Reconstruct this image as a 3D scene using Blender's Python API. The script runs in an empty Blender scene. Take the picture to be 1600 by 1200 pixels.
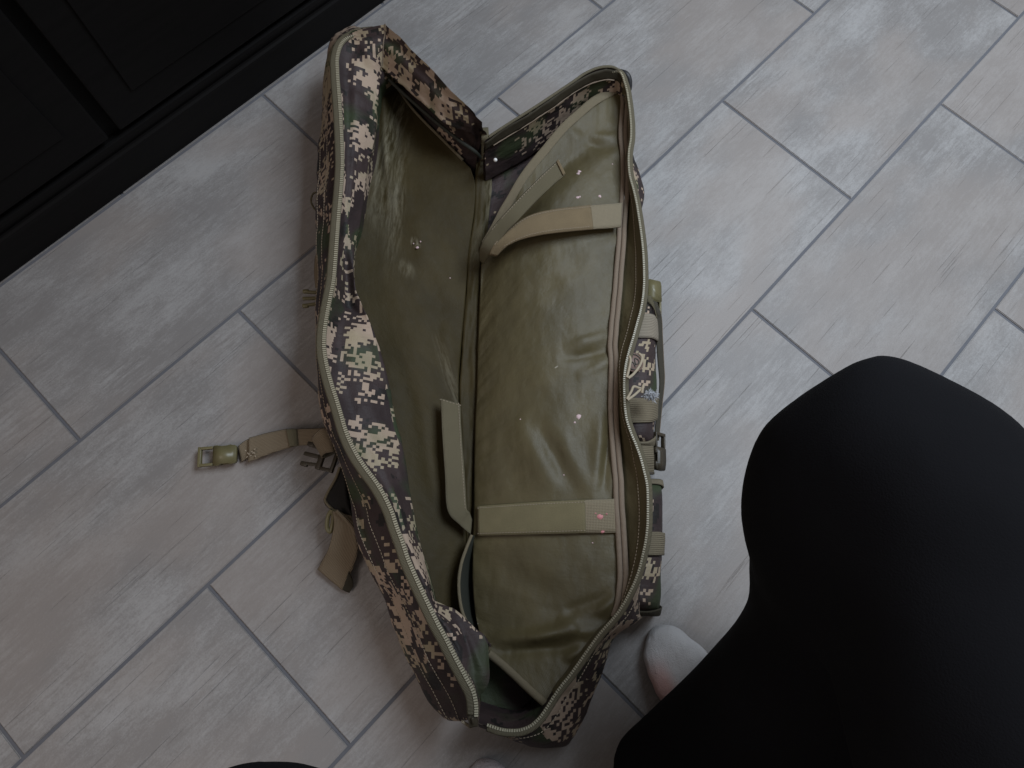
import bpy, bmesh, math, random
import numpy as np
from mathutils import Vector, Matrix, Euler, noise as mnoise

random.seed(7)
S = bpy.context.scene
COL = S.collection

# ------------------------------------------------------------------ camera
CAM = Vector((0, 0, 0.975))
EUL = Euler((math.radians(16.95), math.radians(-2.58), 0), 'XYZ')
FPX = 1000.0                                     # focal length in pixels of a 1600 px wide frame
cd = bpy.data.cameras.new('camera')
cd.sensor_width = 36; cd.lens = 36 * FPX / 1600
cd.clip_start = 0.01; cd.clip_end = 100
cam = bpy.data.objects.new('camera', cd); COL.objects.link(cam)
cam.location = CAM; cam.rotation_euler = EUL
S.camera = cam
ROT = EUL.to_matrix()

# ------------------------------------------------------------------ light
w = bpy.data.worlds.new('World'); S.world = w; w.use_nodes = True
w.node_tree.nodes['Background'].inputs[0].default_value = (1.0, 0.90, 0.84, 1)
w.node_tree.nodes['Background'].inputs[1].default_value = 0.18

def area(name, loc, target, sx, sy, power, col):
    l = bpy.data.lights.new(name, 'AREA'); l.shape = 'RECTANGLE'
    l.size = sx; l.size_y = sy; l.energy = power; l.color = col
    o = bpy.data.objects.new(name, l); COL.objects.link(o)
    o.location = loc
    o.rotation_euler = (Vector(target) - Vector(loc)).to_track_quat('-Z', 'Y').to_euler()
    return o
area('window_light', (0.95, 0.82, 1.75), (1.05, 0.30, 0.0), 0.9, 1.0, 37, (0.78, 0.885, 1.0))
area('room_light', (-1.15, -0.75, 1.9), (0.0, 0.1, 0.0), 0.8, 0.8, 7, (1.0, 0.84, 0.76))
S.view_settings.view_transform = 'Standard'
S.view_settings.look = 'None'
S.view_settings.exposure = 0
S.view_settings.gamma = 1

# ------------------------------------------------------------------ helpers
def at(px, py, z):
    """the point at height z seen at a pixel of the 1600 x 1200 photograph"""
    d = ROT @ Vector(((px - 800) / FPX, -(py - 600) / FPX, -1))
    return CAM + d * ((z - CAM.z) / d.z)

def A(pts, z=None):
    return [at(p[0], p[1], p[2] if z is None else z) for p in pts]

def spline(pts, n):
    """n points evenly spaced on a Catmull-Rom curve through pts"""
    P = np.array([tuple(p) for p in pts], float)
    if len(P) == 2:
        t = np.linspace(0, 1, n)[:, None]
        return P[0] * (1 - t) + P[1] * t
    P = np.vstack([2 * P[0] - P[1], P, 2 * P[-1] - P[-2]])
    out = []
    for i in range(1, len(P) - 2):
        t = np.linspace(0, 1, 24, endpoint=False)[:, None]
        a, b, c, d = P[i - 1], P[i], P[i + 1], P[i + 2]
        out.append(0.5 * (2 * b + (c - a) * t + (2 * a - 5 * b + 4 * c - d) * t * t + (3 * b - a - 3 * c + d) * t ** 3))
    out = np.vstack(out + [P[-2][None]])
    L = np.concatenate([[0], np.cumsum(np.linalg.norm(np.diff(out, axis=0), axis=1))])
    s = np.linspace(0, L[-1], n)
    return np.stack([np.interp(s, L, out[:, k]) for k in range(3)], 1)

def segs(seglist, ns):
    """several joined curve pieces, each with its own number of samples"""
    out = []
    for i, (sg, n) in enumerate(zip(seglist, ns)):
        q = spline(sg, n + 1)
        out.append(q if i == 0 else q[1:])
    return np.vstack(out)

def loft(cols, m):
    """grid (stations, m, 3) from equal-length column curves, smooth across"""
    C = np.stack(cols, 1)
    return np.stack([spline(C[i], m) for i in range(len(C))], 0)

def fnoise(p, sc, oct=3):
    return mnoise.fractal(Vector(p) * sc, 1.0, 2.0, oct)

def wrinkle(G, amp, sc, oct=3, stretch=(1, 1, 1)):
    du = np.gradient(G, axis=0); dv = np.gradient(G, axis=1)
    N = np.cross(du, dv); N /= np.linalg.norm(N, axis=2, keepdims=True) + 1e-12
    D = np.zeros(G.shape[:2])
    for i in range(G.shape[0]):
        for j in range(G.shape[1]):
            p = G[i, j] * np.array(stretch)
            D[i, j] = fnoise(p, sc, oct)
    return G + N * D[..., None] * amp

def ridges(G, lines):
    """soft folds: each a line in pixel space on the sheet, with width and height"""
    R = ROT.transposed(); X = (G - np.array(CAM)) @ np.array(R).T
    px = 800 + FPX * X[..., 0] / -X[..., 2]; py = 600 - FPX * X[..., 1] / -X[..., 2]
    for (x0, y0, x1, y1, wd, am) in lines:
        L = math.hypot(x1 - x0, y1 - y0); ux, uy = (x1 - x0) / L, (y1 - y0) / L
        s = ((px - x0) * ux + (py - y0) * uy) / L; dist = (px - x0) * -uy + (py - y0) * ux
        env = np.clip(1 - (2 * s - 1) ** 2, 0, 1)
        G[..., 2] += am * env * np.exp(-(dist / wd) ** 2)
    return G

def link(name, me, mats, parent=None, smooth=True):
    if smooth:
        for p in me.polygons: p.use_smooth = True
    for m in (mats if isinstance(mats, (list, tuple)) else [mats]): me.materials.append(m)
    o = bpy.data.objects.new(name, me); COL.objects.link(o)
    if parent:
        o.parent = parent
        o.matrix_parent_inverse = parent.matrix_basis.inverted()
    return o

def grid(name, G, mat, parent=None, thick=0.0, uvs=None, smooth=True, box=False):
    """a cloth sheet from a grid of points; UV in metres along both ways"""
    n, m = G.shape[:2]
    lu = np.zeros((n, m)); lv = np.zeros((n, m))
    lu[1:] = np.cumsum(np.linalg.norm(np.diff(G, axis=0), axis=2), 0)
    lv[:, 1:] = np.cumsum(np.linalg.norm(np.diff(G, axis=1), axis=2), 1)
    lu = lu.mean(1, keepdims=True).repeat(m, 1)
    idx = np.arange(n * m).reshape(n, m)
    f = np.stack([idx[:-1, :-1], idx[1:, :-1], idx[1:, 1:], idx[:-1, 1:]], -1).reshape(-1, 4)
    me = bpy.data.meshes.new(name)
    me.from_pydata(G.reshape(-1, 3).tolist(), [], f.tolist())
    uv = me.uv_layers.new(name='UVMap')
    L = np.stack([lu, lv], -1).reshape(-1, 2)
    vi = np.zeros(len(me.loops), int); me.loops.foreach_get('vertex_index', vi)
    uv.data.foreach_set('uv', L[vi].ravel())
    if box:                                                            # cloth print: undistorted on each face
        du = np.gradient(G, axis=0); dv = np.gradient(G, axis=1); Nn = np.cross(du, dv)
        for _ in range(6):
            Q = Nn.copy(); Q[1:] += Nn[:-1]; Q[:-1] += Nn[1:]; Q[:, 1:] += Nn[:, :-1]; Q[:, :-1] += Nn[:, 1:]; Nn = Q
        Nf = (Nn[:-1, :-1] + Nn[1:, 1:]).reshape(-1, 3)
        ax = np.array((.06, -.998, 0)); bx = np.array((.998, .06, 0))
        P = G.reshape(-1, 3); U = np.stack([P @ ax, P @ bx, P[:, 2]], 1)
        wn_ = np.abs(np.stack([Nf @ ax * .8, Nf @ bx * .8, Nf[:, 2]], 1)); dom = wn_.argmax(1)
        fl_ = f
        L4 = np.zeros((len(f), 4, 2))
        for k_, (i0, i1) in enumerate(((2, 1), (0, 2), (0, 1))):
            m_ = dom == k_
            L4[m_, :, 0] = U[fl_[m_], i0] + .37 * k_; L4[m_, :, 1] = U[fl_[m_], i1] + .61 * k_
        uv.data.foreach_set('uv', L4.reshape(-1))
    me.update()
    o = link(name, me, mat, parent, smooth)
    if thick:
        md = o.modifiers.new('thickness', 'SOLIDIFY'); md.thickness = thick; md.offset = 0
    return o

def slab(name, ea, eb, mat, parent=None, thick=0.0022, n=30, m=6, amp=0.0, bow=0.0):
    """webbing: a strip between two edge curves"""
    a = spline(ea, n); b = spline(eb, n)
    t = np.linspace(0, 1, m)[None, :, None]
    G = a[:, None] * (1 - t) + b[:, None] * t
    G[..., 2] += bow * np.sin(np.pi * t[..., 0])
    if amp: G = wrinkle(G, amp, 25, 2)
    return grid(name, G, mat, parent, thick)

def strap(name, pts, width, mat, parent, thick=0.0022, n=40, up=(0, 0, 1), side=None, amp=0.0):
    """webbing along a centre line, lying flat across 'up' unless 'side' is given"""
    c = spline(pts, n)
    t = np.gradient(c, axis=0); t /= np.linalg.norm(t, axis=1, keepdims=True)
    if side is None:
        s = np.cross(t, np.array(up)); s /= np.linalg.norm(s, axis=1, keepdims=True)
    else:
        s = np.array(side, float)[None].repeat(n, 0); s /= np.linalg.norm(s, axis=1, keepdims=True)
    q = np.linspace(-.5, .5, 6)[None, :, None]
    G = c[:, None] + s[:, None] * q * width
    if amp: G = wrinkle(G, amp, 25, 2)
    return grid(name, G, mat, parent, thick)

def tube(name, pts, r, mat, parent=None, n=40, k=8, flat=1.0, closed=False):
    c = spline(pts, n) if n else np.array([tuple(p) for p in pts])
    n = len(c)
    t = np.gradient(c, axis=0); t /= np.linalg.norm(t, axis=1, keepdims=True)
    ref = np.array([0, 0, 1.0])
    s = np.cross(t, ref); s /= np.linalg.norm(s, axis=1, keepdims=True) + 1e-9
    u = np.cross(s, t)
    rr = np.array(r).reshape(-1, 1, 1) * np.ones((n, 1, 1)) if np.ndim(r) else r
    a = np.linspace(0, 2 * np.pi, k + 1)
    G = c[:, None] + rr * (s[:, None] * np.cos(a)[None, :, None] + flat * u[:, None] * np.sin(a)[None, :, None])
    return grid(name, G, mat, parent)

def bm_box(bm, M, sx, sy, sz, bev=0.0):
    r = bmesh.ops.create_cube(bm, size=1, matrix=M @ Matrix.Diagonal((sx, sy, sz, 1)))
    if bev:
        es = list({e for v in r['verts'] for e in v.link_edges})
        bmesh.ops.bevel(bm, geom=es, offset=bev, segments=2, affect='EDGES', profile=0.6)

def finish(name, bm, mat, parent=None, smooth=False):
    me = bpy.data.meshes.new(name); bm.to_mesh(me); bm.free()
    return link(name, me, mat, parent, smooth)

def frame(o, x, up=(0, 0, 1)):
    """matrix with origin o, local x along x, local z near up"""
    x = Vector(x).normalized(); z = Vector(up); z = (z - x * z.dot(x)).normalized(); y = z.cross(x)
    M = Matrix((x, y, z)).transposed().to_4x4(); M.translation = Vector(o)
    return M

def tag(o, label=None, cat=None, group=None, kind=None):
    if label: o['label'] = label
    if cat: o['category'] = cat
    if group: o['group'] = group
    if kind: o['kind'] = kind
    return o

# ------------------------------------------------------------------ materials
class NT:
    def __init__(s, name):
        s.m = bpy.data.materials.new(name); s.m.use_nodes = True
        s.t = s.m.node_tree; s.b = s.t.nodes['Principled BSDF']
    def n(s, typ, **kw):
        nd = s.t.nodes.new(typ)
        for k, v in kw.items():
            if isinstance(k, str) and hasattr(nd, k): setattr(nd, k, v)
        return nd
    def put(s, sock, v):
        if hasattr(v, 'bl_idname') or hasattr(v, 'is_linked'): s.t.links.new(v, sock)
        else: sock.default_value = v
    def math(s, op, a, b=0.0, c=0.0, clamp=False):
        nd = s.n('ShaderNodeMath', operation=op, use_clamp=clamp)
        s.put(nd.inputs[0], a); s.put(nd.inputs[1], b); s.put(nd.inputs[2], c); return nd.outputs[0]
    def vmath(s, op, a, b=(0, 0, 0)):
        nd = s.n('ShaderNodeVectorMath', operation=op)
        s.put(nd.inputs[0], a)
        if op == 'SCALE': s.put(nd.inputs['Scale'], b)
        else: s.put(nd.inputs[1], b)
        return nd.outputs[0]
    def noise(s, vec, scale, detail=3, rough=.5):
        nd = s.n('ShaderNodeTexNoise'); s.put(nd.inputs['Vector'], vec)
        nd.inputs['Scale'].default_value = scale; nd.inputs['Detail'].default_value = detail
        nd.inputs['Roughness'].default_value = rough; return nd.outputs['Fac']
    def mix(s, f, a, b):
        nd = s.n('ShaderNodeMix', data_type='RGBA')
        s.put(nd.inputs[0], f)
        s.put(nd.inputs[6], a if not isinstance(a, tuple) else (*a, 1)); s.put(nd.inputs[7], b if not isinstance(b, tuple) else (*b, 1))
        return nd.outputs[2]
    def step(s, v, lo, hi):
        nd = s.n('ShaderNodeMapRange', interpolation_type='SMOOTHSTEP'); s.put(nd.inputs[0], v)
        nd.inputs[1].default_value = lo; nd.inputs[2].default_value = hi; return nd.outputs[0]
    def bump(s, h, dist, strength=1.0):
        nd = s.n('ShaderNodeBump'); s.put(nd.inputs['Height'], h)
        nd.inputs['Distance'].default_value = dist; nd.inputs['Strength'].default_value = strength
        s.t.links.new(nd.outputs[0], s.b.inputs['Normal'])
    def uv(s): return s.n('ShaderNodeTexCoord').outputs['UV']
    def obj(s): return s.n('ShaderNodeTexCoord').outputs['Object']
    def mapping(s, v, loc=(0, 0, 0), rot=(0, 0, 0), sc=(1, 1, 1)):
        nd = s.n('ShaderNodeMapping'); s.put(nd.inputs[0], v)
        nd.inputs[1].default_value = loc; nd.inputs[2].default_value = rot; nd.inputs[3].default_value = sc
        return nd.outputs[0]
    def base(s, c): s.put(s.b.inputs['Base Color'], c if not isinstance(c, tuple) else (*c, 1))
    def set(s, **k):
        for kk, v in k.items(): s.put(s.b.inputs[kk.replace('_', ' ')], v)

def camo(name, seed, tan_at=.574, px=.0040, tint=1.0, big_sc=8.5):
    k = NT(name); uv = k.mapping(k.uv(), loc=(seed * 1.37, seed * .71, 0), rot=(0, 0, .06))
    q = k.vmath('SNAP', uv, (px, px, px))
    big = k.noise(q, big_sc, 2, .5); mid = k.noise(q, 46, 2, .6)
    wn = k.n('ShaderNodeTexWhiteNoise'); k.put(wn.inputs[0], q); wn = wn.outputs['Value']
    t = k.math('ADD', big, k.math('MULTIPLY', k.math('SUBTRACT', mid, .5), .66))
    t = k.math('ADD', t, k.math('MULTIPLY', k.math('SUBTRACT', wn, .5), .17))
    tan = k.math('GREATER_THAN', t, tan_at)
    soft = k.noise(k.vmath('ADD', uv, (3.1, 5.7, 0)), 9, 2, .5)
    soft2 = k.noise(k.vmath('ADD', uv, (8.1, 1.7, 0)), 12, 2, .5)
    dk = k.noise(k.vmath('ADD', q, (1.9, 9.2, 0)), 20, 2, .6)
    T = tint
    col = k.mix(k.step(soft2, .42, .58), (.036 * T, .025 * T, .025 * T), (.050 * T, .034 * T, .033 * T))
    col = k.mix(k.math('GREATER_THAN', k.math('ADD', dk, k.math('MULTIPLY', wn, .06)), .63), col, (.020 * T, .017 * T, .016 * T))
    col = k.mix(k.step(soft, .53, .63), col, (.040 * T, .052 * T, .026 * T))
    tc = k.mix(k.step(soft2, .45, .62), (.41 * T, .31 * T, .235 * T), (.36 * T, .295 * T, .20 * T))
    tc = k.mix(k.math('MULTIPLY', k.step(soft, .54, .64), .45), tc, (.16 * T, .17 * T, .085 * T))
    col = k.mix(tan, col, tc)
    k.base(col); k.set(Roughness=.62)
    k.b.inputs['Specular IOR Level'].default_value = .3
    wv = k.noise(k.uv(), 700, 2); cr = k.noise(k.uv(), 38, 4, .6)
    k.bump(k.math('ADD', k.math('MULTIPLY', wv, .14), k.math('ADD', cr, k.math('MULTIPLY', k.noise(k.mapping(k.uv(), rot=(0, 0, .7), sc=(1, .3, 1)), 45, 3, .6), 1.2))), .0034, .7)
    return k.m

def nylon(name, c, rough=.46, flecks=.0, dust=.3, scuffs_sheen=(), spec=.40):
    k = NT(name); uv = k.uv()
    n1 = k.noise(uv, 9, 4, .6); n2 = k.noise(uv, 60, 4, .65)
    col = k.mix(k.step(n1, .36, .66), tuple(x * .86 for x in c), tuple(x * 1.12 for x in c))
    col = k.mix(k.math('MULTIPLY', k.step(n2, .52, .75), dust), col, (c[0] * 1.4, c[1] * 1.35, c[2] * 1.4))
    if flecks:
        v = k.n('ShaderNodeTexVoronoi'); k.put(v.inputs['Vector'], k.mapping(uv, rot=(0, 0, .5), sc=(1, .55, 1))); v.inputs['Scale'].default_value = 46
        f = k.math('MULTIPLY', k.math('LESS_THAN', k.math('ADD', v.outputs['Distance'], k.math('MULTIPLY', k.noise(uv, 400, 2), .10)), .115),
                   k.math('GREATER_THAN', k.noise(uv, 15, 2), 1 - flecks))
        col = k.mix(k.math('MULTIPLY', f, .7), col, (.34, .31, .25))
    for (su, sv, ru, rv, st_, rot_) in scuffs_sheen:                          # chalky rub marks, and fold sheen put into the colour
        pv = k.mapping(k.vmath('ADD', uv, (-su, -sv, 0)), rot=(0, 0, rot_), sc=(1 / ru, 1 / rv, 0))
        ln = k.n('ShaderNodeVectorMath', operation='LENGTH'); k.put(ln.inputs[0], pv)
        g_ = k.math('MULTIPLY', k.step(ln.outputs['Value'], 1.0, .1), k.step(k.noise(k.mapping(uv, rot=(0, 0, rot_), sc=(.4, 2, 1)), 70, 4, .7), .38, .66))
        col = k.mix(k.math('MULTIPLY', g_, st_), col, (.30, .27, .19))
    k.base(col)
    k.put(k.b.inputs['Roughness'], k.math('ADD', k.math('MULTIPLY', n2, .22), rough - .03))
    k.b.inputs['Specular IOR Level'].default_value = spec
    wv = k.n('ShaderNodeTexWave'); k.put(wv.inputs['Vector'], uv); wv.inputs['Scale'].default_value = 260; wv.inputs['Distortion'].default_value = 1.5
    k.bump(k.math('ADD', k.math('MULTIPLY', wv.outputs['Fac'], .10), k.math('ADD', k.math('MULTIPLY', k.noise(uv, 90, 3, .6), .6), k.math('MULTIPLY', k.noise(k.mapping(uv, rot=(0, 0, .9), sc=(1, .25, 1)), 34, 4, .62), 1.0))), .0020, .55)
    return k.m

def webbing(name, c, ribs='v', rough=.8, scale=240, amt=.5):
    """woven strap: fine ribs along (v) or across (u) it"""
    k = NT(name); uv = k.uv()
    wv = k.n('ShaderNodeTexWave', bands_direction='Y' if ribs == 'v' else 'X'); k.put(wv.inputs['Vector'], uv)
    wv.inputs['Scale'].default_value = scale * .5; wv.inputs['Distortion'].default_value = .4
    h = wv.outputs['Fac']
    if ribs == 'grid':
        w2 = k.n('ShaderNodeTexWave', bands_direction='Y'); k.put(w2.inputs['Vector'], uv); w2.inputs['Scale'].default_value = scale * .5
        h = k.math('MULTIPLY', h, w2.outputs['Fac'])
    n = k.noise(uv, 45, 3, .6)
    col = k.mix(k.math('MULTIPLY', h, amt), tuple(x * .62 for x in c), tuple(x * 1.1 for x in c))
    col = k.mix(k.math('MULTIPLY', k.step(n, .4, .7), .35), col, tuple(x * .7 for x in c))
    k.base(col); k.set(Roughness=rough); k.bump(h, .0009, .8)
    return k.m

def plain(name, c, rough=.6, var=.15, sc=60, bump=.0005, spec=.5):
    k = NT(name); o = k.obj(); n = k.noise(o, sc, 4, .6)
    k.base(k.mix(n, tuple(x * (1 - var) for x in c), tuple(x * (1 + var) for x in c)))
    k.set(Roughness=rough); k.b.inputs['Specular IOR Level'].default_value = spec
    if bump: k.bump(k.noise(o, sc * 5, 3), bump, .5)
    return k.m

def velcro(name, c):
    k = NT(name); uv = k.uv(); n = k.noise(uv, 1000, 3, .7); n2 = k.noise(uv, 35, 3)
    col = k.mix(k.step(n, .35, .65), tuple(x * .78 for x in c), tuple(x * 1.12 for x in c))
    col = k.mix(k.math('MULTIPLY', k.step(n2, .4, .7), .3), col, tuple(x * 1.35 for x in c))
    k.base(col); k.set(Roughness=.92); k.bump(n, .0014, .9); return k.m

M = {}
M['camo'] = camo('digital camouflage cloth', 0)
M['camo2'] = camo('digital camouflage cloth body', 3, .572)
M['camo3'] = camo('digital camouflage pouch', 11, .615)
M['camo_shade'] = camo('digital camouflage shaded inside', 9, .665)  # fewer tan patches: the deep pocket's shade is put into the print
M['liner'] = nylon('olive nylon lining', (.046, .034, .012), .52, .36, .10, spec=.22, scuffs_sheen=[(.07, .045, .13, .030, .55, .15), (.17, .080, .17, .022, .32, -.22), (.16, .05, .12, .05, .3, .1), (.22, .12, .012, .012, .8, 0), (.27, .11, .02, .02, .4, 0), (.42, .16, .10, .02, .25, -.3)])  # broad pale patches: sheen of the upper fold painted into the cloth
M["pad"] = nylon("olive nylon padded divider", (.090, .073, .034), .41, .40, .20, spec=.45)
M['gusset'] = nylon('olive nylon gusset', (.115, .096, .050), .5, .30, .2)
M['bind'] = webbing('tan binding tape', (.40, .31, .23), 'u', .8, 420, .3)
M['bind_olive'] = webbing('olive binding tape', (.30, .25, .16), 'u', .75, 420, .3)
M['ztape'] = webbing('olive zipper tape', (.19, .165, .105), 'u', .7, 380, .3)
M['teeth'] = plain('zipper teeth plastic', (.36, .33, .24), .4, .1)
M['web'] = webbing('tan webbing', (.30, .235, .155), 'v', .8, 300, .45)
M['webx'] = webbing('tan grid webbing', (.34, .285, .19), 'grid', .8, 300, .7)
M['webo'] = webbing('olive webbing', (.22, .19, .115), 'v', .8, 420, .35)
M['webd'] = webbing('dark olive webbing', (.07, .06, .038), 'v', .8, 300)
M['velo'] = velcro('olive hook and loop', (.20, .15, .085))
M['velg'] = velcro('green olive hook and loop', (.19, .162, .088))
M['plast'] = plain('olive buckle plastic', (.155, .135, .066), .38, .08, 40, .0002)
M['plastd'] = plain('dark brown buckle plastic', (.05, .04, .026), .4, .1, 40, .0002)
M['mesh'] = plain('black mesh padding', (.010, .009, .008), .9, .4, 300, .001)
M['stitch'] = plain('tan thread', (.33, .27, .20), .8, .1)
M['gdark'] = plain('dark green binding', (.030, .032, .024), .7, .15)
M['pink'] = plain('pink fleck', (.62, .46, .47), .7, .1)
M['hotpink'] = plain('bright pink fleck', (.60, .24, .25), .6, .1)
M['lint'] = plain('grey lint', (.36, .37, .39), 1, .3, 200)
M['cord'] = plain('cream cord', (.38, .32, .23), .8, .12, 300)
M['brown'] = plain('brown rubber emblem', (.20, .13, .105), .6, .1)
M['black'] = plain('black plastic', (.02, .02, .022), .5, .1)

# floor tile: brushed greige porcelain, streaks along the plank
def tile_mat():
    k = NT('greige porcelain tile')
    o = k.obj(); inf = k.n('ShaderNodeObjectInfo').outputs['Random']
    off = k.n('ShaderNodeCombineXYZ'); k.put(off.inputs[0], k.math('MULTIPLY', inf, 17.3)); k.put(off.inputs[1], k.math('MULTIPLY', inf, 31.7)); k.put(off.inputs[2], k.math('MULTIPLY', inf, 7.7))
    p = k.vmath('ADD', o, off.outputs[0])
    st = k.noise(k.mapping(p, sc=(3.0, 16, 1)), 2.0, 7, .72)
    fine = k.noise(k.mapping(p, rot=(0, 0, .10), sc=(9, 120, 1)), 2.0, 4, .6)
    cross = k.noise(k.mapping(p, rot=(0, 0, 1.25), sc=(7, 90, 1)), 2.0, 3, .6)
    blot = k.noise(k.mapping(p, sc=(1, 1.7, 1)), 6.5, 5, .62)
    warm = k.noise(k.mapping(p, sc=(1, 1.6, 1)), 3.3, 3, .5)
    gr = k.noise(p, 420, 2, .6)
    pit = k.noise(k.mapping(p, sc=(1, 2.6, 1)), 75, 4, .7)
    hatch = k.math('MULTIPLY', k.step(k.noise(p, 7, 2), .50, .66), k.math('SUBTRACT', cross, .5))
    t = k.math('ADD', k.math('MULTIPLY', st, .17), k.math('MULTIPLY', blot, .42))
    t = k.math('ADD', t, k.math('MULTIPLY', fine, .13)); t = k.math('ADD', t, k.math('MULTIPLY', pit, .20))
    t = k.math('ADD', t, k.math('MULTIPLY', hatch, .30))
    t = k.math('ADD', t, k.math('MULTIPLY', k.math('SUBTRACT', gr, .5), .16))
    col = k.mix(k.step(t, .385, .60), (.225, .214, .208), (.352, .345, .340))
    col = k.mix(k.math('MULTIPLY', k.step(warm, .44, .62), .55), col, (.285, .25, .228))
    vary = k.math('ADD', .95, k.math('MULTIPLY', inf, .10))
    dots = k.math('MULTIPLY', k.step(pit, .66, .76), .45)
    col = k.mix(dots, col, (.16, .145, .135))
    col2 = k.vmath('SCALE', col, vary)
    k.base(col2)
    k.put(k.b.inputs['Roughness'], k.math('ADD', .42, k.math('MULTIPLY', t, .25)))
    k.b.inputs['Specular IOR Level'].default_value = .4
    scr = k.math('MULTIPLY', k.step(k.noise(k.mapping(p, rot=(0, 0, -.06), sc=(2.5, 150, 1)), 2.0, 3, .5), .66, .74), .8)
    k.bump(k.math('SUBTRACT', t, scr), .0024, .6)
    return k.m
M['tile'] = tile_mat()
M['grout'] = plain('grey grout', (.138, .141, .156), .95, .12, 90, .0008, .2)

# ------------------------------------------------------------------ the floor
TH = math.radians(46.28); OFF = -.577
UD = Vector((math.cos(TH), math.sin(TH), 0)); VD = Vector((math.sin(TH), -math.cos(TH), 0))
me = bpy.data.meshes.new('floor')
me.from_pydata([(-6, -6, -.0022), (6, -6, -.0022), (6, 6, -.0022), (-6, 6, -.0022)], [], [(0, 1, 2, 3)])
floor = tag(link('floor', me, M['grout'], None, False), kind='structure')
TL, TW, GR = .60, .30, .0052
bm = bmesh.new()
bm_box(bm, Matrix.Translation((0, 0, -.004)), TL - GR, TW - GR, .008)
bmesh.ops.bevel(bm, geom=[e for e in bm.edges if all(v.co.z > -.001 for v in e.verts)] , offset=.0011, segments=2, affect='EDGES')
tile_me = bpy.data.meshes.new('floor_tile'); bm.to_mesh(tile_me); bm.free(); tile_me.materials.append(M['tile'])
for r in range(-7, 9):
    for c in range(-6, 6):
        u = (.624 if r % 2 == 0 else .924) + c * TL + TL / 2 - TL
        v = OFF + (r + .5) * TW
        p = UD * u + VD * v
        if abs(p.x) > 2.1 or p.y > 2.2 or p.y < -1.4: continue
        o = bpy.data.objects.new('floor_tile', tile_me); COL.objects.link(o)
        o.location = (p.x, p.y, random.uniform(-.0004, .0003))
        o.rotation_euler = (random.uniform(-.0008, .0008), random.uniform(-.0008, .0008), TH + (math.pi if random.random() < .5 else 0))
        o.parent = floor

# ------------------------------------------------------------------ black cabinet, top left
ca, cb = at(350, 187, 0), at(605, 0, 0)
cx = (cb - ca).normalized(); cmid = (ca + cb) / 2
cy = Vector((-cx.y, cx.x, 0))                    # away from the room
cab = bpy.data.objects.new('cabinet', None); COL.objects.link(cab); cab.location = cmid
cab.rotation_euler = (0, 0, math.atan2(cx.y, cx.x))
tag(cab, 'black wooden cabinet with moulded base standing on the tiles at the top left', 'cabinet')
k = NT('black stained wood'); n = k.noise(k.mapping(k.obj(), sc=(3, 60, 60)), 2, 5, .6)
k.base(k.mix(n, (.003, .0028, .0028), (.007, .0062, .006))); k.set(Roughness=.6); k.b.inputs['Specular IOR Level'].default_value = .15; k.bump(n, .0008, .4)
M['cab'] = k.m
def cabbox(name, x0, x1, y0, y1, z0, z1, bev=.003, parent=cab):
    bm = bmesh.new()
    bm_box(bm, Matrix.Translation(((x0 + x1) / 2, (y0 + y1) / 2, (z0 + z1) / 2)), x1 - x0, y1 - y0, z1 - z0, bev)
    me = bpy.data.meshes.new(name); bm.to_mesh(me); bm.free(); me.materials.append(M['cab'])
    o = bpy.data.objects.new(name, me); COL.objects.link(o); o.parent = parent; return o
CW0, CW1 = -1.05, 1.0
cabbox('plinth', CW0, CW1, .0, .40, .0, .065, .006)
cabbox('base_moulding', CW0, CW1, .008, .40, .0655, .085, .007)
cabbox('body', CW0, CW1, .022, .40, .0855, .72, .002)
for i in range(3):
    x0 = CW0 + .02 + i * .68
    d = cabbox('door_panel', x0, x0 + .66, .004, .0215, .10, .70, .004)
    cabbox('panel_frame', x0 + .05, x0 + .61, .0005, .0036, .15, .65, .0015, d)
cabbox('top_board', CW0 - .01, CW1 + .01, -.006, .41, .7205, .745, .004)

# ------------------------------------------------------------------ the bag
bag = bpy.data.objects.new('backpack', None); COL.objects.link(bag); bag.location = at(750, 600, 0)
bpy.context.view_layer.update()
tag(bag, 'open clamshell backpack in brown digital camouflage with olive lining, lying on the tiles', 'backpack')
NAD = (755, 905)

# ---- left half (lid): rim runs from the hinge over the far corner and down the zipper
RA = [(753, 192, .15), (744, 183, .16), (737, 172, .17), (699, 135, .185), (667, 100, .192), (643, 77, .195), (625, 58, .197), (602, 38, .197)]
RB1 = [(602, 38, .197), (575, 43, .195), (553, 50, .19), (537, 61, .186), (527, 81, .182), (525, 105, .178), (527, 140, .175)]
RB2 = [(527, 140, .175), (530, 180, .172), (532, 220, .17), (533, 260, .168), (530, 308, .166), (527, 340, .165), (523, 393, .163), (519, 441, .16), (511, 481, .158), (505, 521, .156), (505, 553, .155), (512, 588, .155), (519, 612, .155)]
RB3 = [(519, 612, .155), (528, 640, .155), (536, 669, .155), (549, 701, .155), (565, 728, .156), (581, 749, .157), (595, 771, .158), (608, 797, .158), (616, 821, .158), (625, 845, .158), (635, 875, .158), (651, 912, .156), (667, 946, .155), (680, 973, .154), (693, 997, .153)]
RB4 = [(693, 997, .153), (709, 1029, .151), (725, 1059, .149), (737, 1083, .147), (741, 1109, .142), (739, 1128, .135)]
IA = [(750, 205, .12), (744, 207, .12), (731, 209, .125), (694, 191, .135), (669, 170, .138), (643, 148, .14), (619, 127, .142), (598, 108, .145)]
IB1 = [(598, 108, .145), (595, 122, .143), (592.7, 137, .14), (590, 155, .137), (588, 172, .133)]
IB2 = [(588, 172, .133), (587, 201, .13), (582, 239, .125), (575, 265, .122), (570, 303, .12), (564, 348, .117), (557, 375, .115), (554, 407, .113), (556, 449, .112), (564, 471, .112), (576, 497, .11), (587, 527, .108), (597, 559, .105), (611, 613, .10)]
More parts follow.
